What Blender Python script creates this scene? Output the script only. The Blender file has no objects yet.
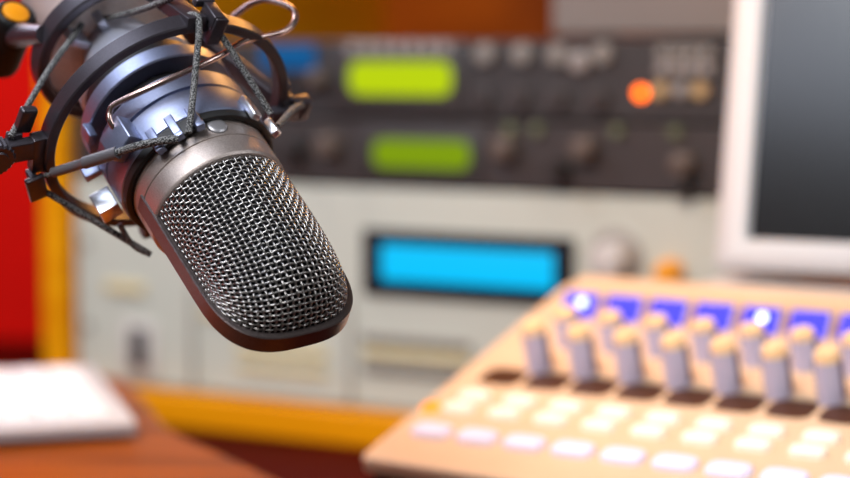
import bpy, math, random
from mathutils import Vector, Matrix
random.seed(7)
C = bpy.context.scene.collection
PI = math.pi
R = math.radians
V = Vector

# ------------------------------------------------------------------ materials
def lin(c):
    return tuple(((x/255)/12.92 if x/255 <= .04045 else ((x/255+.055)/1.055)**2.4) for x in c)

def mat(name, col, rough=.5, metal=0., noise=0., nscale=60., bump=0., bscale=400., spec=.5, coat=0., emit=None, estr=1.):
    m = bpy.data.materials.new(name); m.use_nodes = True
    nt = m.node_tree; b = nt.nodes['Principled BSDF']
    b.inputs['Base Color'].default_value = (*col, 1)
    b.inputs['Roughness'].default_value = rough
    b.inputs['Metallic'].default_value = metal
    b.inputs['Specular IOR Level'].default_value = spec
    b.inputs['Coat Weight'].default_value = coat
    if emit:
        b.inputs['Emission Color'].default_value = (*emit, 1)
        b.inputs['Emission Strength'].default_value = estr
    if noise or bump:
        tc = nt.nodes.new('ShaderNodeTexCoord')
    if noise:
        n = nt.nodes.new('ShaderNodeTexNoise'); n.inputs['Scale'].default_value = nscale; n.inputs['Detail'].default_value = 6
        nt.links.new(tc.outputs['Object'], n.inputs['Vector'])
        r = nt.nodes.new('ShaderNodeValToRGB')
        r.color_ramp.elements[0].position = .3; r.color_ramp.elements[1].position = .7
        r.color_ramp.elements[0].color = (*[c*(1-noise) for c in col], 1)
        r.color_ramp.elements[1].color = (*[min(1, c*(1+noise)) for c in col], 1)
        nt.links.new(n.outputs['Fac'], r.inputs['Fac']); nt.links.new(r.outputs['Color'], b.inputs['Base Color'])
    if bump:
        n2 = nt.nodes.new('ShaderNodeTexNoise'); n2.inputs['Scale'].default_value = bscale; n2.inputs['Detail'].default_value = 3
        nt.links.new(tc.outputs['Object'], n2.inputs['Vector'])
        bp = nt.nodes.new('ShaderNodeBump'); bp.inputs['Strength'].default_value = bump; bp.inputs['Distance'].default_value = .0005
        nt.links.new(n2.outputs['Fac'], bp.inputs['Height']); nt.links.new(bp.outputs['Normal'], b.inputs['Normal'])
    return m

def wood(name, c1, c2, rough=.4, scale=(3, 40, 40), coat=0.):
    m = mat(name, c1, rough, coat=coat, spec=.15)
    nt = m.node_tree; b = nt.nodes['Principled BSDF']
    tc = nt.nodes.new('ShaderNodeTexCoord'); mp = nt.nodes.new('ShaderNodeMapping'); mp.inputs['Scale'].default_value = scale
    n = nt.nodes.new('ShaderNodeTexNoise'); n.inputs['Scale'].default_value = 1.0; n.inputs['Detail'].default_value = 8; n.inputs['Distortion'].default_value = .6
    r = nt.nodes.new('ShaderNodeValToRGB')
    r.color_ramp.elements[0].position = .35; r.color_ramp.elements[1].position = .68
    r.color_ramp.elements[0].color = (*c1, 1); r.color_ramp.elements[1].color = (*c2, 1)
    nt.links.new(tc.outputs['Object'], mp.inputs['Vector']); nt.links.new(mp.outputs['Vector'], n.inputs['Vector'])
    nt.links.new(n.outputs['Fac'], r.inputs['Fac']); nt.links.new(r.outputs['Color'], b.inputs['Base Color'])
    return m

def glow(name, col, s=1., text=0.):
    m = bpy.data.materials.new(name); m.use_nodes = True
    nt = m.node_tree; b = nt.nodes['Principled BSDF']
    b.inputs['Base Color'].default_value = (.004, .004, .004, 1); b.inputs['Roughness'].default_value = .4; b.inputs['Specular IOR Level'].default_value = .1
    b.inputs['Emission Color'].default_value = (*col, 1); b.inputs['Emission Strength'].default_value = s
    return m

M = {}
M['nickel'] = mat('nickel_wire', (.37, .355, .345), .34, 1.)
M['liner'] = mat('black_foam', (.006, .006, .007), .95, spec=.1)
M['bronze'] = mat('bronze_satin', (.42, .36, .335), .47, .85, noise=.14, nscale=1800, bump=.25, bscale=2600)
M['frame'] = mat('frame_bronze', (.125, .102, .10), .36, .85, noise=.12, nscale=1800, bump=.2, bscale=2600)
M['stud'] = mat('switch_cap', (.36, .35, .37), .4, .7)
M['sleeve'] = mat('grey_anodised', (.28, .315, .46), .42, .9, noise=.06, nscale=900, bump=.08, bscale=2200)
M['sleeve_shade'] = mat('recess_shade_black', (.012, .011, .013), .5, .2)  # near-black colour paints the shade in the recess between the sleeve rings
M['ring'] = mat('dark_satin_ring', (.058, .051, .062), .32, .55, noise=.12, nscale=1500, bump=.18, bscale=2400)
M['black'] = mat('black_rubber', (.008, .008, .009), .55)
M['collar'] = mat('pale_blue_alloy', (.50, .52, .62), .42, .6, noise=.06, nscale=900)
M['plate'] = mat('beige_plate', (.80, .68, .60), .5, .0, noise=.1, nscale=900)
M['crimp'] = mat('grey_crimp', (.11, .105, .115), .45, .2, bump=.3, bscale=1500)
M['wire'] = mat('copper_wire', (.46, .33, .30), .25, 1.)
M['lug'] = mat('bright_lug', (.62, .63, .68), .28, .9)
M['braidpale'] = mat('pale_thread', (.62, .52, .50), .5, .2)
M['gold'] = mat('orange_cap', lin((220, 140, 12)), .5, spec=.2)
M['knobblack'] = mat('knob_black', (.006, .006, .006), .5, spec=.2)

def braid():
    m = mat('braided_cord', (.05, .05, .05), .7)
    nt = m.node_tree; b = nt.nodes['Principled BSDF']
    tc = nt.nodes.new('ShaderNodeTexCoord')
    v = nt.nodes.new('ShaderNodeTexVoronoi'); v.inputs['Scale'].default_value = 1900
    r = nt.nodes.new('ShaderNodeValToRGB')
    r.color_ramp.elements[0].position = .25; r.color_ramp.elements[1].position = .62
    r.color_ramp.elements[0].color = (.34, .34, .34, 1); r.color_ramp.elements[1].color = (.006, .006, .007, 1)
    nt.links.new(tc.outputs['Object'], v.inputs['Vector']); nt.links.new(v.outputs['Distance'], r.inputs['Fac'])
    nt.links.new(r.outputs['Color'], b.inputs['Base Color'])
    bp = nt.nodes.new('ShaderNodeBump'); bp.inputs['Strength'].default_value = .7; bp.inputs['Distance'].default_value = .0004; bp.invert = True
    nt.links.new(v.outputs['Distance'], bp.inputs['Height']); nt.links.new(bp.outputs['Normal'], b.inputs['Normal'])
    return m
M['cord'] = braid()

M['cabinet'] = wood('orange_wood', lin((228, 146, 6)), lin((242, 168, 14)), .4, (4, 4, 40))
M['shaded_backwood'] = wood('cabinet_wood_shaded', lin((104, 38, 6)), lin((182, 84, 12)), .4, (5, 5, 9))  # back panel: shade inside the cabinet put into a darker wood colour
M['riser'] = wood('brown_wood', lin((100, 44, 6)), lin((176, 90, 14)), .35, (4, 38, 30))
M['desk'] = wood('dark_red_wood', lin((58, 4, 2)), lin((80, 7, 3)), .6, (4, 30, 30))
M['desk'].node_tree.nodes['Principled BSDF'].inputs['Specular IOR Level'].default_value = .03
M['redwall'] = wood('red_wall_panel', lin((205, 10, 4)), lin((222, 14, 5)), .7, (1.5, 1.5, 3), 0)
M['redwall'].node_tree.nodes['Principled BSDF'].inputs['Specular IOR Level'].default_value = .1
M['floor'] = mat('grey_floor', (.12, .10, .09), .6, noise=.2, nscale=8)
M['greypanel'] = mat('grey_panel', lin((197, 203, 192)), .45, noise=.02, nscale=12)
M['greyknob'] = mat('pale_knob', lin((205, 203, 200)), .35)
M['greyring'] = mat('grey_ring', lin((150, 146, 140)), .5)
M['greybtn'] = mat('grey_button', lin((138, 134, 128)), .5)
M['yellowstrip'] = mat('yellow_label', lin((214, 200, 150)), .55)
M['blackpanel'] = mat('black_panel', lin((54, 53, 54)), .45, noise=.05, nscale=30)
M['blackpanel_low'] = mat('black_panel_low', lin((58, 54, 54)), .45, noise=.05, nscale=30)
M['bezel'] = mat('dark_bezel', (.006, .006, .012), .5, spec=.15)
M['silver'] = mat('silver_button', lin((160, 156, 152)), .4, .2)
M['dimknob'] = mat('dim_knob', lin((92, 80, 72)), .5)
M['darkknob'] = mat('dark_knob', lin((36, 32, 32)), .5)
M['tanbtn'] = mat('tan_button', lin((200, 170, 120)), .5)
M['olive'] = mat('olive_button', lin((104, 112, 84)), .5)
M['orangeknob'] = mat('orange_knob', lin((240, 160, 20)), .45)
M['greycase'] = mat('grey_case', lin((146, 134, 126)), .5, noise=.04, nscale=20)
M['lcd_green'] = glow('green_screen', (.50, .66, .0), 1.)
M['lcd_green_dim'] = glow('green_screen_dim', (.23, .37, .0), .9)
M['lcd_cyan'] = glow('cyan_screen', (.0, .56, 1.), 1.02)
M['lcd_blue'] = glow('blue_screen', (.0, .12, .36), .8)
M['led_orange'] = glow('orange_led', (1., .135, .0), 6.)
M['led_orange_small'] = glow('small_orange_led', (1., .25, .0), 2.)
M['disp_blue'] = glow('blue_channel_screen', (.085, .08, 1.), 1.15)
M['led_white'] = glow('white_blue_led', (.55, .60, 1.), 6.5)
M['mixer'] = mat('mixer_cream', lin((222, 192, 158)), .42, noise=.03, nscale=20)
M['mixbody'] = mat('mixer_body_dark', (.035, .028, .03), .5)
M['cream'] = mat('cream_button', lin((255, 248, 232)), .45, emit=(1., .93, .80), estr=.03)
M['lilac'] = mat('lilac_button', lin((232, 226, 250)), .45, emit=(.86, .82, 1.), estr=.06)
M['window'] = mat('brown_window', lin((70, 36, 16)), .45)
M['knobgrey'] = mat('lilac_grey_knob', lin((184, 177, 198)), .4)
M['knobdark'] = mat('knob_dark_groove', lin((90, 80, 100)), .5)
M['tan'] = mat('orange_lit_cap', lin((250, 212, 160)), .4)  # orange reflection on the knob tops put into the cap colour
M['white'] = mat('white_plastic', lin((206, 207, 209)), .4)
M['whitekey'] = mat('white_key', lin((250, 248, 248)), .45)
M['greyshell'] = mat('grey_shell', lin((150, 146, 150)), .5)
M['screen'] = mat('dark_screen', (.006, .006, .0065), .2, spec=.5)
M['ribs'] = mat('pale_grey_ribs', lin((205, 200, 198)), .5)
M['ribdark'] = mat('rib_gap', lin((120, 116, 114)), .6)

# ------------------------------------------------------------------ mesh builder
class MB:
    def __init__(s): s.v = []; s.f = []
    def add(s, vs, fs):
        o = len(s.v); s.v += [tuple(v) for v in vs]; s.f += [tuple(i+o for i in f) for f in fs]; return s
    def box(s, c, d, rot=None, bev=0., taper=1.):
        x, y, z = [k/2 for k in d]; c = V(c)
        if bev <= 0:
            vs = [V((sx*x*(taper if sz > 0 else 1), sy*y*(taper if sz > 0 else 1), sz*z)) for sz in (-1, 1) for sy in (-1, 1) for sx in (-1, 1)]
            fs = [(0, 2, 3, 1), (4, 5, 7, 6), (0, 1, 5, 4), (2, 6, 7, 3), (0, 4, 6, 2), (1, 3, 7, 5)]
        else:
            b = min(bev, x*.9, y*.9, z*.9)
            n = 3; ring = []
            for (sx, sy, a0) in ((1, 1, 0), (-1, 1, 90), (-1, -1, 180), (1, -1, 270)):
                for k in range(n+1):
                    a = R(a0+90*k/n); ring.append((sx*(x-b), sy*(y-b), math.cos(a)*b, math.sin(a)*b))
            lev = [(-z, 0), (-z+b*.3, .7), (-z+b, 1), (z-b, 1), (z-b*.3, .7), (z, 0)]
            vs = []; m = len(ring)
            for (zz, k) in lev:
                for (cx, cy, dx, dy) in ring: vs.append(V((cx+dx*k, cy+dy*k, zz)))
            fs = [tuple(reversed(range(m)))]
            for l in range(len(lev)-1):
                for i in range(m):
                    j = (i+1) % m; fs.append((l*m+i, l*m+j, (l+1)*m+j, (l+1)*m+i))
            fs.append(tuple(range((len(lev)-1)*m, len(lev)*m)))
        if rot is not None: vs = [rot @ v for v in vs]
        return s.add([v+c for v in vs], fs)
    def lathe(s, prof, n=48, xf=None, closed=False, caps=True, a0=0., a1=2*PI, amp=None):
        full = abs(a1-a0-2*PI) < 1e-6
        k = n if full else n+1; vs = []; m = len(prof)
        for i in range(k):
            a = a0+(a1-a0)*i/n
            for (r, z) in prof:
                rr = r*(1+(amp(a) if amp else 0)); vs.append(V((rr*math.cos(a), rr*math.sin(a), z)))
        fs = []
        for i in range(n):
            j = (i+1) % k
            for q in range(m if closed else m-1):
                p = (q+1) % m; fs.append((i*m+q, j*m+q, j*m+p, i*m+p))
        if caps and not closed and full:
            fs.append(tuple(i*m for i in reversed(range(k)))); fs.append(tuple(i*m+m-1 for i in range(k)))
        if not full and closed:
            fs.append(tuple(range(m))); fs.append(tuple(reversed([n*m+q for q in range(m)])))
        if xf is not None: vs = [xf @ v for v in vs]
        return s.add(vs, fs)
    def tube(s, pts, r, n=8, caps=True, rad=None):
        pts = [V(p) for p in pts]; m = len(pts); vs = []; nrm = None
        for i, p in enumerate(pts):
            t = (pts[min(i+1, m-1)]-pts[max(i-1, 0)]).normalized()
            if nrm is None:
                nrm = t.orthogonal().normalized()
            else:
                nrm = (nrm-t*nrm.dot(t)).normalized()
            b = t.cross(nrm); rr = rad(i/(m-1)) if rad else r
            for k in range(n):
                a = 2*PI*k/n; vs.append(p+nrm*math.cos(a)*rr+b*math.sin(a)*rr)
        fs = []
        for i in range(m-1):
            for k in range(n):
                j = (k+1) % n; fs.append((i*n+k, i*n+j, (i+1)*n+j, (i+1)*n+k))
        if caps: fs.append(tuple(reversed(range(n)))); fs.append(tuple(range((m-1)*n, m*n)))
        return s.add(vs, fs)
    def prism(s, poly, z0, z1, xf=None):
        m = len(poly); vs = [V((x, y, z0)) for x, y in poly]+[V((x, y, z1)) for x, y in poly]
        fs = [tuple(reversed(range(m))), tuple(range(m, 2*m))]+[(i, (i+1) % m, m+(i+1) % m, m+i) for i in range(m)]
        if xf is not None: vs = [xf @ v for v in vs]
        return s.add(vs, fs)
    def mesh(s, name, angle=35):
        me = bpy.data.meshes.new(name); me.from_pydata(s.v, [], s.f); me.update()
        import bmesh
        bm = bmesh.new(); bm.from_mesh(me); bmesh.ops.recalc_face_normals(bm, faces=bm.faces); bm.to_mesh(me); bm.free()
        for p in me.polygons: p.use_smooth = True
        me.set_sharp_from_angle(angle=R(angle))
        return me

def obj(name, mb, m, parent=None, angle=35, bevel=0., label=None):
    me = mb.mesh(name, angle) if isinstance(mb, MB) else mb
    if m and not me.materials: me.materials.append(M[m])
    o = bpy.data.objects.new(name, me); C.objects.link(o)
    if parent: o.parent = parent
    if bevel:
        b = o.modifiers.new('bevel', 'BEVEL'); b.width = bevel; b.segments = 2; b.limit_method = 'ANGLE'; b.angle_limit = R(40)
    if label: o['label'] = label
    return o

def tag(o, label, cat, group=None):
    o['label'] = label; o['category'] = cat
    if group: o['group'] = group
    return o

def thing(name, label, cat, mx, group=None):
    o = bpy.data.objects.new(name, None); C.objects.link(o); o.empty_display_size = .02
    o.matrix_world = mx
    return tag(o, label, cat, group)

def struct(name, mb, m, angle=35):
    o = obj(name, mb, m, angle=angle); o['kind'] = 'structure'; return o

def cr(pts, k=8):
    """smooth curve through points"""
    pts = [V(p) for p in pts]; out = []
    for i in range(len(pts)-1):
        p0 = pts[max(i-1, 0)]; p1 = pts[i]; p2 = pts[i+1]; p3 = pts[min(i+2, len(pts)-1)]
        for j in range(k):
            t = j/k
            out.append(.5*((2*p1)+(p2-p0)*t+(2*p0-5*p1+4*p2-p3)*t*t+(3*p1-p0-3*p2+p3)*t**3))
    out.append(pts[-1]); return out

def basis(o, x, y, z):
    return Matrix(((x[0], y[0], z[0], o[0]), (x[1], y[1], z[1], o[1]), (x[2], y[2], z[2], o[2]), (0, 0, 0, 1)))

def rotz(loc, deg):
    return Matrix.Translation(V(loc)) @ Matrix.Rotation(R(deg), 4, 'Z')

# ------------------------------------------------------------------ camera
PITCH = math.atan(184/(850*85/36))
cam_d = bpy.data.cameras.new('camera'); cam = bpy.data.objects.new('camera', cam_d); C.objects.link(cam)
cam.location = (0, 0, .925); cam.rotation_euler = (PI/2-PITCH, 0, 0)
cam_d.lens = 85; cam_d.sensor_width = 36; cam_d.clip_start = .02
cam_d.dof.use_dof = True; cam_d.dof.focus_distance = .703; cam_d.dof.aperture_fstop = 4.8; cam_d.dof.aperture_blades = 0
bpy.context.scene.camera = cam

# ------------------------------------------------------------------ microphone axes
S = .727/(850*85/36)          # one unit of the microphone drawing in metres
MO = V((-.07414, .72504, .87033))
ma = V((.48891, -.61096, -.62266)).normalized()
mn0 = V((-.32328, -.78985, .52117)); mn0 = (mn0-ma*mn0.dot(ma)).normalized()
mu = mn0.cross(ma)
PHI = R(37.5)
mw = mu*math.cos(PHI)-mn0*math.sin(PHI); mn = mn0*math.cos(PHI)+mu*math.sin(PHI)

def cyl(T, r, th):            # on the shock mount: along the axis, out from it, around it
    t = R(th); return V((r*math.cos(t), r*math.sin(t), T))*S
def pf(prof): return [(r*S, t*S) for r, t in prof]

# ================================================================== MICROPHONE
mic = thing('condenser_microphone', 'bronze grey studio condenser microphone with silver woven wire grille hanging in the shock mount', 'microphone', basis(MO, mw, mn, ma))
RB = 72.; LT = 185.
b = MB()
b.lathe(pf([(58, 6), (68, 4), (72.5, 2.5), (74, .5), (74.3, -1), (74.3, -22.5), (73.2, -23.4), (73.2, -24.8), (74.3, -25.6), (74.3, -39.5), (73.2, -40.4), (73.2, -41.6), (74.3, -42.4),
             (74.3, -70), (71, -74), (71, -112)]), 96)
obj('body', b, 'bronze', mic, 30)
b = MB()
th = 52+37.5
d = V((math.cos(R(th)), math.sin(R(th)), 0)); zax = V((0, 0, 1)); tx = zax.cross(d)
mxs = basis(d*74*S+zax*(-38)*S, tx, zax, d)
b.lathe(pf([(10.5, -2), (10.5, .8), (9.8, 1.8), (7, 2.8), (3, 3.2), (.1, 3.3)]), 28, mxs)
obj('switch_button', b, 'stud', mic, 40)
# frame band: a U around the grille
NE = 2.9; T1 = 98.
def outline(rr, ll, n=120, t0=-30.):
    pts = [(-rr, t0), (-rr, 20), (-rr, 60)]
    for i in range(n+1):
        a = PI-PI*i/n; c = math.cos(a); s_ = math.sin(a)
        pts.append((rr*math.copysign(abs(c)**(2/NE), c), T1+(ll-T1)*abs(s_)**(2/NE)))
    return pts+[(rr, 60), (rr, 20), (rr, t0)]
b = MB()
po = outline(75.5, LT+3); pi_ = outline(68.5, LT-5); HB = 8.; HA = 12.5
m = len(po); vs = []
for i in range(m):
    (xo, to), (xi, ti) = po[i], pi_[i]
    dx, dt = xo-xi, to-ti
    for (k, y) in ((1, -HA+1.2), (.85, -HA), (.12, -HA), (0, -HA+1), (0, HB-1), (.12, HB), (.85, HB), (1, HB-1.2)):
        vs.append(V((xi+dx*k, y, ti+dt*k))*S)
fs = [tuple(range(8)), tuple(reversed([(m-1)*8+k for k in range(8)]))]
for i in range(m-1):
    for k in range(8):
        j = (k+1) % 8; fs.append((i*8+k, i*8+j, (i+1)*8+j, (i+1)*8+k))
b.add(vs, fs)
obj('grille_frame', b, 'frame', mic, 40)
# woven grille, front and back
RG = 69.
def tend(x):
    k = min(abs(x)/RG, .985)
    return T1+(LT-5-T1)*(1-k**NE)**(1/NE)
def gsurf(al, s_, off=0.):
    """al angle round the front (0..pi), s_ 0..1 along the axis"""
    x = -RG*math.cos(al); te = tend(x)
    g = max(0., 1-s_**4.2)**.5
    y = 5.5+(RG-5.5)*math.sin(al)*g
    return V((x*(1+off/RG*abs(math.cos(al))), y+off*math.sin(al), te*s_))
NL, NR = 35, 37
def arc_s():                    # rows equally far apart along the middle of the front
    N = 600; L = [0]; p = gsurf(PI/2, 0)
    for i in range(1, N+1):
        q = gsurf(PI/2, i/N); L.append(L[-1]+(q-p).length); p = q
    out = []; k = 0
    tot = L[-1]
    for r in range(NR*4+1):
        t = tot*r/(NR*4)
        while k < N-1 and L[k+1] < t: k += 1
        out.append(min(1., (k+(t-L[k])/max(1e-9, L[k+1]-L[k]))/N))
    return out
SS = arc_s()
def al_of(i): return R(3.5)+R(173)*i/(NL-1)
def gnormal(al, s_):
    e = .004; du = gsurf(min(PI-.001, al+e), s_)-gsurf(max(.001, al-e), s_)
    dv = gsurf(al, min(.998, s_+e))-gsurf(al, max(0, s_-e))
    n = du.cross(dv)
    n = n.normalized() if n.length > 1e-9 else V((0, 1, 0))
    if n.y < 0: n = -n
    return n
b = MB(); AMP = 1.0; WR = 1.12
for i in range(NL):
    al = al_of(i); pts = []
    for q in range(NR*4+1):
        s_ = SS[q]
        pts.append((gsurf(al, s_)+gnormal(al, min(s_, .99))*AMP*math.cos(PI*q/4)*(-1)**i)*S)
    b.tube(pts, WR*S, 6, False)
for j in range(1, NR):
    s_ = SS[j*4]; pts = []
    for q in range((NL-1)*4+1):
        al = R(3.5)+R(173)*q/((NL-1)*4)
        pts.append((gsurf(al, s_)-gnormal(al, s_)*AMP*math.cos(PI*q/4)*(-1)**j)*S)
    b.tube(pts, WR*S, 6, False)
gr = obj('front_grille', b, 'nickel', mic, 80)
b = MB(); vs = []; fs = []
na, ns = 40, 40
for i in range(na+1):
    for j in range(ns+1):
        al = R(1.5)+R(177)*i/na; s_ = min(1, j/ns)
        p = gsurf(al, s_); n = gnormal(al, min(s_, .99)); vs.append((p-n*4.)*S)
for i in range(na):
    for j in range(ns):
        a_ = i*(ns+1)+j; fs.append((a_, a_+1, a_+ns+2, a_+ns+1))
b.add(vs, fs)
lin_ = obj('grille_liner', b, 'liner', gr, 80)
g2 = gr.copy(); g2.name = 'rear_grille'; C.objects.link(g2); g2.parent = mic; g2.rotation_euler = (0, 0, PI); g2.scale = (1, .72, .99); g2.location = (0, -6*S, 0)
l2 = lin_.copy(); C.objects.link(l2); l2.parent = g2

# ================================================================== SHOCK MOUNT
sm = thing('shock_mount', 'dark metal spider shock mount with braided elastic cords round the microphone body', 'shock mount', basis(MO, mu, mn0, ma))
b = MB()
b.lathe(pf([(76, -53), (81.5, -53), (83, -54.5), (83.5, -57), (83.5, -87.5), (80, -88.2), (80, -91), (83.5, -91.7), (83.5, -112.5), (82, -115), (74, -115), (74, -98), (75.5, -96)]), 120, closed=True)
obj('sleeve', b, 'sleeve', sm, 28)
b = MB()
b.lathe(pf([(75.6, -66), (75.6, -45), (78.5, -44), (81.5, -45), (82.2, -47), (82.2, -53)]), 96, caps=False)
b.lathe(pf([(75.6, -45), (75.6, -66), (80, -66), (80, -53)]), 96, caps=False)
obj('sleeve_lip', b, 'black', sm, 40)
b = MB()
b.lathe(pf([(60, -138), (82, -138), (83.5, -139.5), (83.5, -155.5), (82, -157.5), (60, -157.5)]), 120, closed=True)
obj('sleeve_band', b, 'sleeve', sm, 28)
b = MB()
b.lathe(pf([(50, -113), (64, -113), (64, -190), (50, -190)]), 80, closed=True)
obj('sleeve_core', b, 'sleeve_shade', sm, 28)
b = MB()
b.lathe(pf([(20, -188), (60, -190), (66, -196), (65, -206), (60, -210), (57, -216), (42, -246), (36, -262), (33, -266), (10, -267)]), 80)
rc = obj('rear_collar', b, 'collar', sm, 30)
b = MB()
b.lathe(pf([(133, -119.5), (135.8, -119.5), (137.2, -121), (137.2, -138), (135.8, -139.5), (127.5, -139.5), (126, -138), (126, -121), (127.5, -119.5)]), 160, closed=True)
obj('outer_ring', b, 'ring', sm, 30)
b = MB()
b.lathe(pf([(84, -246), (92, -246), (93.5, -247.5), (93.5, -267), (92, -268.5), (82, -268.5), (80.5, -267), (80.5, -247.5)]), 120, closed=True)
obj('rear_ring', b, 'ring', sm, 30)
b = MB()
b.lathe(pf([(12, -262), (81, -262), (81, -268), (12, -268)]), 96)
obj('base_plate', b, 'plate', sm, 30)
def frm(T, r, th_, twist=0.):
    """matrix with x = round the axis, y = outwards, z = along the axis"""
    t = R(th_); o = V((math.cos(t), math.sin(t), 0)); x = V((math.sin(t), -math.cos(t), 0))
    return basis(cyl(T, r, th_), x, o, V((0, 0, 1)))
def cbox(b, T, r, th_, dx, dr, dT, bev=1.):
    f = frm(T, r, th_); return b.box(f.translation, (dx*S, dr*S, dT*S), f.to_3x3(), bev*S)
# arms from the rear ring out to the outer ring
for a_ in (42, -38, -128):
    b = MB()
    a2 = 50 if a_ == 42 else a_
    p0 = cyl(-258, 94, a2); p1 = cyl(-124, 137, a2)
    zz = (p1-p0).normalized(); t = R(a_); t = R(a2); x = V((math.sin(t), -math.cos(t), 0)); y = zz.cross(x)
    b.box((p0+p1)/2, (21*S, 14*S, (p1-p0).length+10*S), basis(V((0, 0, 0)), x, y, zz).to_3x3(), 1.2*S)
    obj('arm', b, 'ring', sm, 30)
# cord hooks on the outer ring
def hook(a_, T=-126, r=139):
    b = MB()
    cbox(b, T, r+3, a_, 13, 17, 26, 1.5)
    if a_ == -38: cbox(b, T+8, r+14, a_, 26, 20, 14, 2.)
    cbox(b, T+9, r-6, a_-1, 15, 32, 13, 1.5)
    cbox(b, T-17, r+8, a_+1.5, 22, 9, 9, 2.)
    return obj('hook', b, 'ring', sm, 30)
for a_ in (42, -38, -128): hook(a_)
# left hook with the side arm and its toothed dial
b = MB()
cbox(b, -130, 141, 146, 46, 16, 14, 1.5)
cbox(b, -129, 162, 142.5, 24, 62, 11, 1.5)
obj('side_arm', b, 'ring', sm, 30)
b = MB()
cbox(b, -123, 150, 160, 32, 9, 18, 2.)
cbox(b, -117, 150, 160, 32, 20, 7, 2.)
obj('hook', b, 'ring', sm, 30)
b = MB()
cbox(b, -141, 156, 132, 30, 18, 10, 3.); cbox(b, -137, 166, 139, 14, 16, 9, 2.)
obj('hook', b, 'ring', sm, 30)
b = MB()
fr = frm(-130, 188, 143.5)
b.lathe(pf([(1, -9), (18, -9), (20, -7), (20, 7), (18, 9), (1, 9)]), 64, fr, amp=lambda a: .04*(1 if math.sin(a*22) > 0 else -1))
b.lathe(pf([(1, 9), (13, 9), (12, 11), (1, 11)]), 32, fr)
obj('toothed_dial', b, 'ring', sm, 30)
# forks on the sleeve
b = MB()
cbox(b, -44, 79, 82, 56, 6, 16, 1.5)
obj('fork_shadow', b, 'black', sm, 30)  # black block standing in for the small shadows between the prongs
for a_ in (97, 82, 67):
    b = MB(); cbox(b, -48, 85, a_, 9, 6, 30, 1.2); cbox(b, -34, 86, a_, 9, 9, 6, 1.)
    obj('fork_prong', b, 'sleeve', sm, 30)
for (T, r, a_, dx, dr, dT, lm) in ((-56, 87, 20, 11, 8, 30, 'lug'), (-38, 88, 4, 10, 9, 20, 'lug'), (-76, 96, 171, 19, 22, 28, 'lug'), (-122, 92, 168, 10, 18, 20, 'sleeve'), (-130, 87, 140, 14, 9, 20, 'sleeve'), (-40, 90, -78, 14, 10, 30, 'lug')):
    b = MB(); cbox(b, T, r, a_, dx, dr, dT, 1.5); obj('lug', b, lm, sm, 30)
# a block that clamps the wire lever
b = MB()
cbox(b, -77, 91, 115.5, 34, 17, 32, 2.)
obj('lever_block', b, 'sleeve', sm, 30)
b = MB()
L = [(-84, 95, 113), (-93, 102, 111), (-100, 103, 108), (-102, 103, 103), (-94.5, 102, 88), (-91, 102, 72.7), (-94, 106, 51), (-103, 114, 35)]
pts = [cyl(*p) for p in L]+[V((x*S, y*S, t*S)) for x, y, t in ((114, 44, -120), (136, 27, -123), (154, 15, -124), (167, 8, -131), (174, 3.5, -142), (175, 2.5, -155), (169, 2, -170), (157, 1, -187), (141, -4, -198), (120, -14, -206))]
b.tube(cr(pts, 7), 3.2*S, 12)
obj('wire_lever', b, 'wire', sm, 60)
# small tabs on the rear collar for the cords
for (T, r, a_) in ((-256, 46, 84), (-250, 58, 116), (-256, 46, -40)):
    b = MB(); cbox(b, T, r, a_, 9, 22, 22, 1.); obj('cord_tab', b, 'collar', sm, 30)
# elastic cords
def cord(pts, r=3.4, k=10, m='cord'):
    b = MB(); b.tube(cr(pts, k), r*S, 10); return obj('elastic_cord', b, m, sm, 60)
cord([cyl(-133, 172, 137), cyl(-200, 111, 126), cyl(-256, 60, 102)])
cord([cyl(-256, 48, 81), cyl(-205, 92, 61), cyl(-160, 142, 53)])
cord([cyl(-134, 139, 51), cyl(-119, 141, 49.5), cyl(-75, 110, 59), cyl(-30, 88, 76)])
cord([cyl(-130, 130, 42), cyl(-119, 130, 39), cyl(-80, 112, 28), cyl(-42, 97, 12)])
c5a, c5b = cyl(-124, 149, 158), cyl(-34, 92, 92)
def mixp(a_, b_, t): return a_*(1-t)+b_*t
up = V((0, 1, .2))*S
cord([c5a, mixp(c5a, c5b, .3)+up*2], 2.4)
cord([mixp(c5a, c5b, .62)+up*5, mixp(c5a, c5b, .82)+up*7, c5b+up*3, cyl(-28, 90, 84)], 4.)
b = MB()
b.tube([mixp(c5a, c5b, t)+up*(2+5*t) for t in (.16, .18, .19, .33, .40, .41, .42, .66, .67)], 1, 16, rad=lambda t: S*(5.2 if t < .55 else 6.4))
obj('cord_crimp', b, 'crimp', sm, 40)
cord([cyl(-40, 92, 0), cyl(-80, 124, -20), cyl(-118, 156, -37)], 3.6)
c7a, c7b = cyl(-124, 149, 162), cyl(-40, 104, 208)
cord([c7a, mixp(c7a, c7b, .5), c7b])
cord([cyl(-66, 98, 186), cyl(-52, 106, 199), c7b], 3)

# pale ribbed plug of the cable, behind the base plate
b = MB(); prof = [(10, -270)]
for i in range(26):
    t = -271-i*3.6; prof += [(63, t), (65.5, t-1.2), (65.5, t-2.2), (63, t-3.4)]
prof += [(60, -368), (10, -370)]
b.lathe(pf(prof), 64)
o = obj('cable_plug', b, 'braidpale', None, 40); o.matrix_world = basis(MO, mu, mn0, ma)
tag(o, 'pale finely ribbed cable plug behind the rear ring of the shock mount', 'cable plug')

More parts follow.
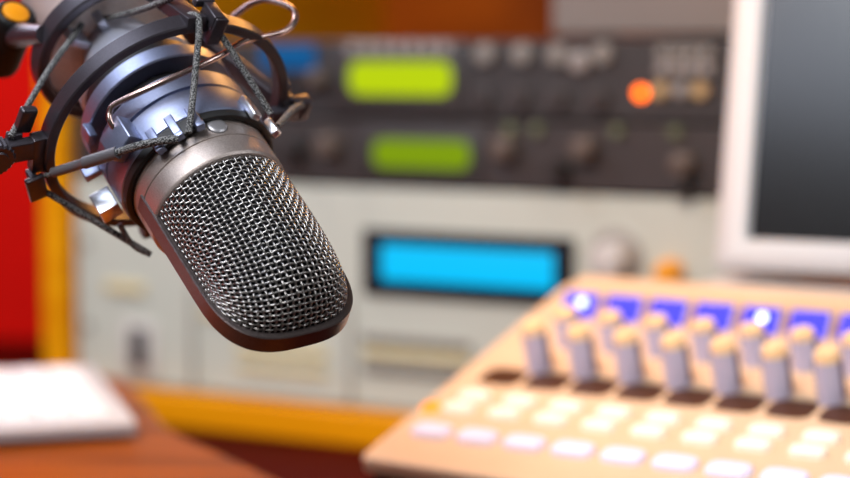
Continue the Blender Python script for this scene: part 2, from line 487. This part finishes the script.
# ================================================================== BOOM ARM END
kx = V((.82*.5, 0, 0)); 
ka = V((.40, -.57, .70)).normalized()
kxx = ka.orthogonal().normalized(); kyy = ka.cross(kxx)
boom = thing('boom_arm', 'black boom arm end with an orange capped tightening knob at the upper left', 'microphone stand', basis(V((-.1579, .7798, .9415)), kxx, kyy, ka))
b = MB()
b.lathe(pf([(8, -80), (22, -78), (24, -72), (24, -20), (23, -6), (21, -1.5), (18, 0), (15.5, -1), (15, -3), (1, -3)]), 60, amp=lambda a: .012*math.sin(a*20))
obj('knob', b, 'knobblack', boom, 40)
b = MB()
b.lathe(pf([(14.4, -3), (14.4, .5), (13.2, 1.5), (.1, 2)]), 40)
obj('knob_cap', b, 'gold', boom, 40, label='orange round cap')
inv = boom.matrix_world.inverted()
b = MB()
def wp(px, py, pz): return inv @ V((px, py, pz))
mm = basis(MO, mu, mn0, ma)
pA = inv @ (mm @ cyl(-257, 92, 122)); pB = V((0, 0, -34*S))
b.tube([pB, mixp(pB, pA, .5), pA], 1, 20, rad=lambda t: S*(15-5*t))
obj('bracket', b, 'ring', boom, 40)
b = MB()
pts = [V((0, 0, -40*S)), wp(-.21, .80, .925), wp(-.32, .86, .93), wp(-.46, .95, .96), wp(-.60, 1.0, .93), wp(-.66, 1.02, .79)]
b.tube(cr(pts, 8), .009, 20)
obj('arm_tube', b, 'knobblack', boom, 60)
b = MB()
b.lathe([(.001, 0), (.05, 0), (.05, .012), (.015, .02), (.012, .06)], 40, Matrix.Translation(wp(0, 0, 0)) @ Matrix.Identity(4) if False else inv @ Matrix.Translation(V((-.66, 1.02, .7252))))
obj('desk_clamp', b, 'knobblack', boom, 40)

# ================================================================== SETTING
struct('floor', MB().box((0, .9, -.02), (6, 5, .04)), 'floor')
struct('wall_back', MB().box((0, 2.05, 1.3), (6, .1, 2.6)), 'redwall')
struct('wall_left', MB().box((-1.75, 1.45, 1.3), (.1, 1.2, 2.6)), 'redwall')

# ================================================================== DESK AND RISER
desk = thing('desk', 'dark red wooden desk carrying the equipment rack and the mixing console', 'desk', Matrix.Translation(V((0, 1.2, 0))))
obj('desk_top', MB().box((0, 0, .6418), (2.6, 1.3, .04)), 'desk', desk, bevel=.003)
for x in (-1.15, 1.15):
    obj('leg_panel', MB().box((x, 0, .311), (.04, 1.1, .622)), 'desk', desk)
def roundpoly(poly, r, n=6):
    out = []; m = len(poly)
    for i in range(m):
        p = V((*poly[i], 0)); a_ = V((*poly[i-1], 0)); c_ = V((*poly[(i+1) % m], 0))
        d1 = (a_-p).normalized(); d2 = (c_-p).normalized(); s0 = p+d1*r; s1 = p+d2*r
        for k in range(n+1):
            t = k/n; q = s0*(1-t)**2+p*2*t*(1-t)+s1*t*t; out.append((q.x, q.y))
    return out
ris = thing('desk_riser', 'orange brown wooden riser board under the white keyboard', 'desk riser', Matrix.Translation(V((-.4, .918, .6618))))
rp = [(x*1.08+.4, y*1.08-.918) for x, y in ((-.005, .755), (-.128, .985), (-.174, 1.15), (-.30, 1.20), (-.72, 1.12), (-.72, .62), (-.005, .62))]
obj('board', MB().prism(roundpoly(rp, .02), .036, .0634), 'riser', ris, bevel=.002)
for (x, y) in ((-.26, .2), (-.26, -.18), (.1, .16), (.32, -.18)):
    obj('foot', MB().lathe([(.012, 0), (.016, .004), (.016, .032), (.012, .0365)], 24, Matrix.Translation(V((x, y, 0)))), 'desk', ris)

# ================================================================== WHITE KEYBOARD
KD, KW = .172, .33
kx0 = V((-.149, 1.030, .7265))
kb = thing('computer_keyboard', 'white computer keyboard lying on the brown riser board at lower left', 'keyboard', Matrix.Translation(kx0) @ Matrix.Rotation(R(17), 4, 'Z') @ Matrix.Rotation(R(1.6), 4, 'X'))
obj('bottom_shell', MB().box((-KW/2, KD/2, .0035), (KW, KD, .005), None, .002), 'greyshell', kb)
obj('case', MB().box((-KW/2, KD/2, .0072), (KW-.001, KD-.001, .0034), None, .0015), 'white', kb)
keym = None
for r_ in range(6):
    for c_ in range(16):
        p = V((-.012-.0193*c_-.009, .014+.0240*r_+.0110, .0100))
        if keym is None:
            k = obj('key', MB().box((0, 0, 0), (.0172, .0202, .0035), None, .001), 'whitekey', kb); keym = k
        else:
            k = keym.copy(); C.objects.link(k); k.parent = kb
        k.location = p
b = MB()
for x in (-.04, -KW+.04): b.box((x, KD-.025, .0005), (.03, .012, .004))
obj('foot', b, 'greyshell', kb)

# ================================================================== RACK CABINET
YAW = -29
D0 = V((0, 1.18503, 0))
CAMP = Matrix.Translation(V((0, 0, .925)))
RK = CAMP @ Matrix.Scale(1.12, 4) @ CAMP.inverted() @ rotz(D0, YAW)
cab = thing('rack_cabinet', 'orange wooden cabinet holding three stacked rack devices', 'cabinet', RK @ Matrix.Translation(V((0, 0, .69))))
def cpart(n, c, d, m='cabinet'): return obj(n, MB().box((c[0], c[1], c[2]-.69), d), m, cab, bevel=.002)
ZT = 1.32
cpart('side_panel', (-.2735, .2, (.69+ZT)/2), (.020, .42, ZT-.69))
cpart('side_panel', (.246, .2, (.69+ZT)/2), (.028, .42, ZT-.69))
cpart('shelf', (-.0157, .197, .7005), (.4955, .426, .021))
cpart('top_panel', (-.0157, .2, ZT+.012), (.55, .42, .024))
cpart('back_panel', (-.0157, .415, (.69+ZT)/2), (.53, .012, ZT-.69), 'shaded_backwood')

def device(name, label, z0, z1, m, dep=.32):
    t = thing(name, label, 'rack device', RK @ Matrix.Translation(V((-.0195, 0, z0))))
    obj('chassis', MB().box((0, dep/2+.004, (z1-z0)/2), (.44, dep, z1-z0-.002)), m, t)
    obj('front_panel', MB().box((0, .001, (z1-z0)/2), (.4815, .006, z1-z0-.0012)), m, t, bevel=.0008)
    return t
def on(t, z0):                # a builder of parts on one device's face; u and z measured on the rack
    def rect(n, u0, u1, a, c, m, y0=-.0045, y1=0., bev=.0006, par=None, label=None):
        return obj(n, MB().box(((u0+u1)/2+.0195, (y0+y1)/2, (a+c)/2-z0), (u1-u0, y1-y0, c-a), None, bev), m, par or t, label=label)
    def lcd(n, u0, u1, a, c, m, par, label):
        b = MB(); xf = Matrix.Translation(V((.0195, -.0055, -z0))) @ Matrix(((1, 0, 0, 0), (0, 0, 1, 0), (0, 1, 0, 0), (0, 0, 0, 1)))
        b.prism(roundpoly([(u0, a), (u1, a), (u1, c), (u0, c)], (c-a)*.42), 0, .005, xf)
        return obj(n, b, m, par, label=label)
    def knob(n, u, z, r, m, h=.012, par=None, label=None):
        b = MB(); xf = Matrix.Translation(V((u+.0195, -.002, z-z0))) @ Matrix.Rotation(PI/2, 4, 'X')
        b.lathe([(r*.98, 0), (r, .001), (r*.92, h*.8), (r*.85, h*.95), (r*.7, h), (r*.05, h)], 32, xf)
        return obj(n, b, m, par or t, 40, label=label)
    return rect, knob, lcd

# --- upper black device
zA = .888
dA = device('radio_receiver', 'upper black rack device with a bright yellow green screen and an orange light', zA, .934, 'blackpanel')
rect, knob, lcd = on(dA, zA)
fr = rect('screen_surround', -.062, .029, .8915, .9335, 'blackpanel', -.004)
lcd('screen', -.0490, .0200, .9014, .9213, 'lcd_green', fr, label='bright yellow green screen')
for i in range(7):
    rect('key', -.050+i*.0103, -.0425+i*.0103, .9255, .9325, 'silver', -.006, par=fr)
rect('blue_screen', -.112, -.075, .9165, .9315, 'lcd_blue', -.0055, label='small blue screen')
for i in range(4):
    rect('key', -.112+i*.0098, -.105+i*.0098, .903, .911, 'darkknob', -.006)
knob('knob', -.069, .911, .006, 'dimknob')
for u, z, r_ in ((.0418, .9256, .0062), (.0655, .9256, .0062), (.0878, .925, .0062), (.1015, .9215, .0062), (.1155, .9256, .0062)):
    knob('button', u, z, r_, 'silver' if u == .1015 else 'greybtn', .005)
for u in (.040, .0636, .0877, .1125): knob('button', u, .9005, .0068, 'blackpanel_low', .005)
for i in range(4):
    for z in (.9235, .9145):
        rect('key', .1485+i*.0085, .1555+i*.0085, z, z+.0062, 'greybtn' if z > .92 else 'silver', -.006)
for i, u in enumerate((.1505, .1625, .1740)): knob('button', u, .9055, .0045, ('tanbtn', 'silver', 'tanbtn')[i], .005)
knob('indicator_light', .1385, .904, .0034, 'led_orange', .003, label='glowing orange indicator light')

# --- lower black device
zB = .847
dB = device('audio_processor', 'lower black rack device with a dim green screen between two dark rows of knobs', zB, .8866, 'blackpanel_low')
rect, knob, lcd = on(dB, zB)
fr = rect('screen_surround', -.043, .040, .852, .882, 'blackpanel', -.004)
lcd('screen', -.0325, .0320, .8585, .8752, 'lcd_green_dim', fr, label='dim green screen')
for u, z in ((-.0623, .8707), (.0561, .8716), (.1065, .8727)): knob('knob', u, z, .0075, 'dimknob')
knob('knob', .1657, .8655, .0072, 'dimknob'); knob('knob', .0911, .8605, .0058, 'darkknob', .016); knob('knob', .1657, .853, .005, 'darkknob')
knob('knob', -.088, .868, .008, 'darkknob')
for u, z in ((.0752, .8825), (.1595, .8825), (.1248, .8825), (-.017+.075, .8825)): knob('button', u, z, .0036, 'olive', .004)
for u in (-.20, -.16, -.12): knob('knob', u, .868, .008, 'darkknob')

# --- big grey device
zC = .711
dC = device('broadcast_console_unit', 'large pale grey rack device with a wide cyan screen, lowest in the cabinet', zC, .8462, 'greypanel', .34)
rect, knob, lcd = on(dC, zC)
fr = rect('screen_bezel', -.0405, .0985, .7820, .8212, 'bezel', -.005)
rect('screen', -.0268, .0868, .7912, .8128, 'lcd_cyan', -.0062, par=fr, label='glowing cyan screen')
for (u, z, r_) in ((.1243, .8110, .0128),):
    rg = knob('knob_ring', u, z, r_+.004, 'greyring', .002); knob('knob', u, z, r_-.002, 'greyknob', .016, par=rg)
knob('knob', .1580, .8050, .0078, 'orangeknob', .012, label='small orange knob')
fr = rect('socket_plate', -.2215, -.1955, .7185, .7535, 'greyknob', -.0045)
rect('socket', -.2145, -.2025, .7235, .7495, 'black', -.0058, par=fr, label='black upright socket')
for u, z in ((-.252, .8032), (-.2515, .7487), (.2125, .8032), (.2125, .7487)): knob('bolt', u, z, .0032, 'greyring', .003)
for i in range(9):
    rect('key', -.041+i*.0083, -.0345+i*.0083, .7525, .7575, 'greybtn', -.0055)
    rect('key', -.041+i*.0083, -.0345+i*.0083, .7350, .7400, 'greybtn', -.0055)
rect('label_strip', -.041, .031, .7435, .7485, 'yellowstrip', -.0045)
rect('label_strip', -.133, -.067, .7400, .7455, 'yellowstrip', -.0045)
rect('label_strip', -.133, -.067, .7290, .7330, 'yellowstrip', -.0045)
rect('label_strip', -.236, -.205, .7720, .7780, 'yellowstrip', -.0045)
rect('label_strip', -.160, -.110, .7600, .7640, 'yellowstrip', -.0045)
for u in (-.167, -.050): rect('seam_rib', u-.001, u+.001, .7135, .779, 'greyring', -.0045, bev=.0003)
rect('lower_rib', -.26, .22, .7125, .7145, 'greybtn', -.0045, bev=.0004)

# --- grey case standing on the stack
cs = thing('equipment_case', 'plain grey metal case standing on top of the black rack devices', 'case', RK @ Matrix.Translation(V((.140, .05, .9345))))
obj('case_body', MB().box((0, .12, .09), (.165, .24, .176), None, .004), 'greycase', cs)
b = MB()
for x in (-.055, .055):
    for y in (.02, .22): b.lathe([(.006, 0), (.007, .001), (.007, .004)], 16, Matrix.Translation(V((x, y, 0))))
obj('feet', b, 'black', cs)

# ================================================================== MONITOR AND ITS RIBBED BASE
g = R(26); be = R(11.5)
me_ = V((math.cos(g), -math.sin(g), 0)); mup = V((math.sin(be)*math.sin(g), math.sin(be)*math.cos(g), math.cos(be)))
mon_o = V((.15722, 1.0858, .80961))
mon = thing('computer_monitor', 'white framed computer monitor with a dark blank screen, tilted back at the right', 'monitor', basis(mon_o, me_, mup.cross(me_), mup))
W_, H_ = .43, .35; BZ = .0172
b = MB()
def frame_bez():
    vs = []; fs = []
    prof = ((0, .018), (0, .002), (.0025, 0), (BZ*.45, -.0008), (BZ-.0025, .001), (BZ, .005))
    for (ins, y) in prof:
        vs += [V((ins, y, ins)), V((W_-ins, y, ins)), V((W_-ins, y, H_-ins)), V((ins, y, H_-ins))]
    for k in range(len(prof)-1):
        for i in range(4):
            j = (i+1) % 4; fs.append((k*4+i, k*4+j, (k+1)*4+j, (k+1)*4+i))
    return vs, fs
b.add(*frame_bez())
b.box((W_/2, .026, H_/2), (W_-.001, .018, H_-.001), None, .003)
obj('bezel', b, 'white', mon, 30)
b = MB(); b.box((W_/2, .0065, H_/2), (W_-2*BZ+.001, .003, H_-2*BZ+.001)); obj('screen', b, 'screen', mon, label='dark blank screen')
b = MB(); b.box((W_/2, .055, H_/2), (W_*.7, .045, H_*.7), None, .01); obj('back_cover', b, 'white', mon)
b = MB(); b.box((W_/2, .03, .004), (.10, .03, .030), None, .003); obj('stand_neck', b, 'greyshell', mon)
vb = thing('ribbed_base', 'pale grey ribbed box under the white framed monitor', 'monitor base', rotz((.15722, 1.0858, .6618), -26))
BH = .137
obj('housing', MB().box((.215, .0275, BH/2), (.44, .055, BH), None, .002), 'ribdark', vb)
b = MB()
for i in range(176):
    b.box((-.003+.0025*i, -.0018, BH/2-.001), (.0014, .0034, BH-.006))
obj('ribbed_front', b, 'ribs', vb)
b = MB(); b.box((.215, .030, BH+.0005), (.446, .056, .003), None, .001); obj('cover_plate', b, 'ribs', vb)

# ================================================================== MIXING CONSOLE
k_ = 1.0; yw = R(35.638); tl = R(17.085)
e1 = V((math.cos(yw), -math.sin(yw), 0)); hh = V((math.sin(yw), math.cos(yw), 0))
e2 = hh*math.cos(tl)+V((0, 0, 1))*math.sin(tl); en = e1.cross(e2)
MXO = V((.00264*k_, .93593*k_, .925-(.925-.74663)*k_))
mx = thing('mixing_console', 'cream coloured mixing console with tall channel knobs and blue screens at lower right', 'mixing console', basis(MXO, e1, e2, en))
PIT = .026*k_
X0, X1, Y0, Y1 = -.0210, .38, -.0302, .186
def mbox(n, c, d, m, par=mx, bev=0., rot=None, label=None): return obj(n, MB().box(c, d, rot, bev), m, par, label=label)
b = MB()
poly = roundpoly([(X0, Y0), (X1, Y0), (X1-.012, Y1), (X0-.012, Y1)], .006)
b.prism(poly, -.008, 0)
obj('top_panel', b, 'mixer', mx, bevel=.0015)
def dn(y, z, zw):             # straight down from (y, z) to world height zw
    wz = MXO.z+y*math.sin(tl)+z*math.cos(tl); d = wz-zw
    return (y-d*math.sin(tl), z-d*math.cos(tl))
sec = [(Y0+.004, -.008), (Y1-.004, -.008), dn(Y1-.004, -.008, .6655), dn(Y0+.004, -.008, .6655)]
b = MB(); vs = [V((x, y, z)) for x in (X0+.004, X1-.012) for y, z in sec]
b.add(vs, [(3, 2, 1, 0), (4, 5, 6, 7)]+[(i, (i+1) % 4, 4+(i+1) % 4, 4+i) for i in range(4)])
obj('body', b, 'mixbody', mx)
for (x, y) in ((X0+.02, Y0+.02), (X1-.04, Y0+.02), (X0+.02, Y1-.03), (X1-.04, Y1-.03)):
    q = dn(y, 0, .6638); mbox('rubber_foot', (x, q[0], q[1]), (.02, .012, .0045), 'black')
mbox('rear_rim', (.174, .1775, -.001), (.394, .016, .013), 'mixer', bev=.003)
pads = {}
def pad(n, x, y, w, d, h, m):
    key = (n, m)
    if key not in pads:
        b = MB(); vs = []; N = 28; lv = ((1, 0), (1, h*.55), (.94, h*.85), (.82, h)); fs = []
        for (kk, z) in lv:
            for i in range(N):
                a = 2*PI*i/N; c, s_ = math.cos(a), math.sin(a)
                vs.append(V((w/2*kk*math.copysign(abs(c)**.55, c), d/2*kk*math.copysign(abs(s_)**.55, s_), z)))
        for l in range(len(lv)-1):
            for i in range(N): j = (i+1) % N; fs.append((l*N+i, l*N+j, (l+1)*N+j, (l+1)*N+i))
        fs.append(tuple(range((len(lv)-1)*N, len(lv)*N)))
        b.add(vs, fs); o = obj(n, b, m, mx, 40); pads[key] = o
    else:
        o = pads[key].copy(); C.objects.link(o); o.parent = mx
    o.location = (x, y, 0); return o
NCH = 13
kn = None
for i in range(NCH):
    x = PIT*i
    pad('select_button', x, .0014, .0208, .0122, .003, 'lilac')
    pad('cue_button', x-.0005, .0262*k_, .0168, .0094, .003, 'cream')
    pad('cue_button', x-.0005, .0400*k_, .0168, .0094, .003, 'cream')
    o = pad('dark_window', x, .0652, .0232, .0185, .0004, 'window')
    for (dx, y) in ((.0142, .0775), (.0136, .1085)):
        if kn is None:
            b = MB(); rr = .0063
            b.lathe([(rr*1.05, 0), (rr*1.05, .0012), (rr, .002), (rr*.93, .0215), (rr*.9, .022)], 36, amp=lambda a: .03*math.sin(a*14))
            kn = obj('knob', b, 'knobgrey', mx, 40)
            b = MB(); b.lathe([(rr*.92, .022), (rr*.92, .0255), (rr*.8, .0272), (rr*.05, .0274)], 32); kc = obj('knob_cap', b, 'tan', kn, 40, label='knob cap tinted with reflected orange')
            b = MB(); b.box((rr*.985, 0, .0125), (.0014, .0022, .019)); b.box((-rr*.985, 0, .0125), (.0014, .0022, .019)); ks = obj('knob_groove', b, 'knobdark', kn)
            o = kn
        else:
            o = kn.copy(); C.objects.link(o); o.parent = mx
            for ch in (kc, ks): c2 = ch.copy(); C.objects.link(c2); c2.parent = o
        o.location = (x+dx, y, 0); o.scale = (1, 1, .92 if y < .1 else .70)
    rot = Matrix.Rotation(R(46), 3, 'X')
    hs = mbox('display_housing', (x, .1475, .0022), (.0226, .0156, .0105), 'mixer', bev=.001, rot=rot)
    mbox('channel_screen', V((x, .1475, .0022))+rot @ V((0, -.0003, .0057)), (.0200, .0135, .0012), 'disp_blue', par=hs, rot=rot, label='glowing blue channel screen')
    if i in (0, 4):
        b = MB(); p = V((x+.001, .1475, .0022))+rot @ V((0, .001, .0058))
        b.lathe([(.0024, 0), (.0022, .001), (.0003, .0016)], 20, Matrix.Translation(p) @ rot.to_4x4()); obj('lit_lamp', b, 'led_white', hs, label='bright white lamp')
b = MB(); b.lathe([(.0050, 0), (.0048, .0012), (.0036, .002), (.0003, .0024)], 20, Matrix.Translation(V((-.0167*k_, .0249*k_, 0)))); obj('indicator_light', b, 'led_orange_small', mx, label='small orange indicator light')

# ================================================================== LIGHT
def area(name, loc, tgt, size, power, col=(1, 1, 1), sy=None):
    l = bpy.data.lights.new(name, 'AREA'); l.energy = power; l.color = col; l.size = size
    if sy: l.shape = 'RECTANGLE'; l.size_y = sy
    o = bpy.data.objects.new(name, l); C.objects.link(o); o.location = loc
    o.rotation_euler = (V(tgt)-V(loc)).to_track_quat('-Z', 'Y').to_euler()
    return o
area('ceiling_light', (-.75, -.55, 2.3), (.1, 1.1, .75), .8, 35, (1, .985, .96), .8)
area('softbox', (-.37, .50, 1.38), (-.12, .76, .92), .40, 2.6, (.72, .82, 1))
area('rear_softbox', (-.50, 1.14, 1.30), (-.12, .78, .93), .34, 2.4, (.72, .80, 1))
area('side_fill', (.60, .42, 1.40), (.30, .82, .75), .25, 2.2, (.92, .96, 1))  # added cool fill, whitens the right side of the mixer
area('warm_lamp', (.55, 1.08, .98), (-.05, .78, .86), .14, 2.2, (1, .42, .08))
area('console_lamp', (-.03, 1.0, 1.08), (.02, .92, .75), .10, .85, (1, .44, .10))
area('red_bounce_fill', (-.47, .82, .79), (-.02, .76, .94), .16, .12, (1, .06, .05))  # added light standing in for red bounce off the wall
area('wall_fill', (-.75, 1.45, 1.9), (-.5, 2., .9), .3, 8, (1, .85, .75))  # added fill that brightens the red wall
w = bpy.data.worlds.new('world'); bpy.context.scene.world = w; w.use_nodes = True
bg = w.node_tree.nodes['Background']; bg.inputs['Color'].default_value = (.9, .84, .80, 1); bg.inputs['Strength'].default_value = .10

sc = bpy.context.scene
sc.view_settings.view_transform = 'Standard'; sc.view_settings.look = 'None'
sc.view_settings.exposure = 0.; sc.view_settings.gamma = 1; sc.view_settings.use_curve_mapping = False
sc.cycles.use_denoising = True
sc.cycles.sample_clamp_indirect = 6
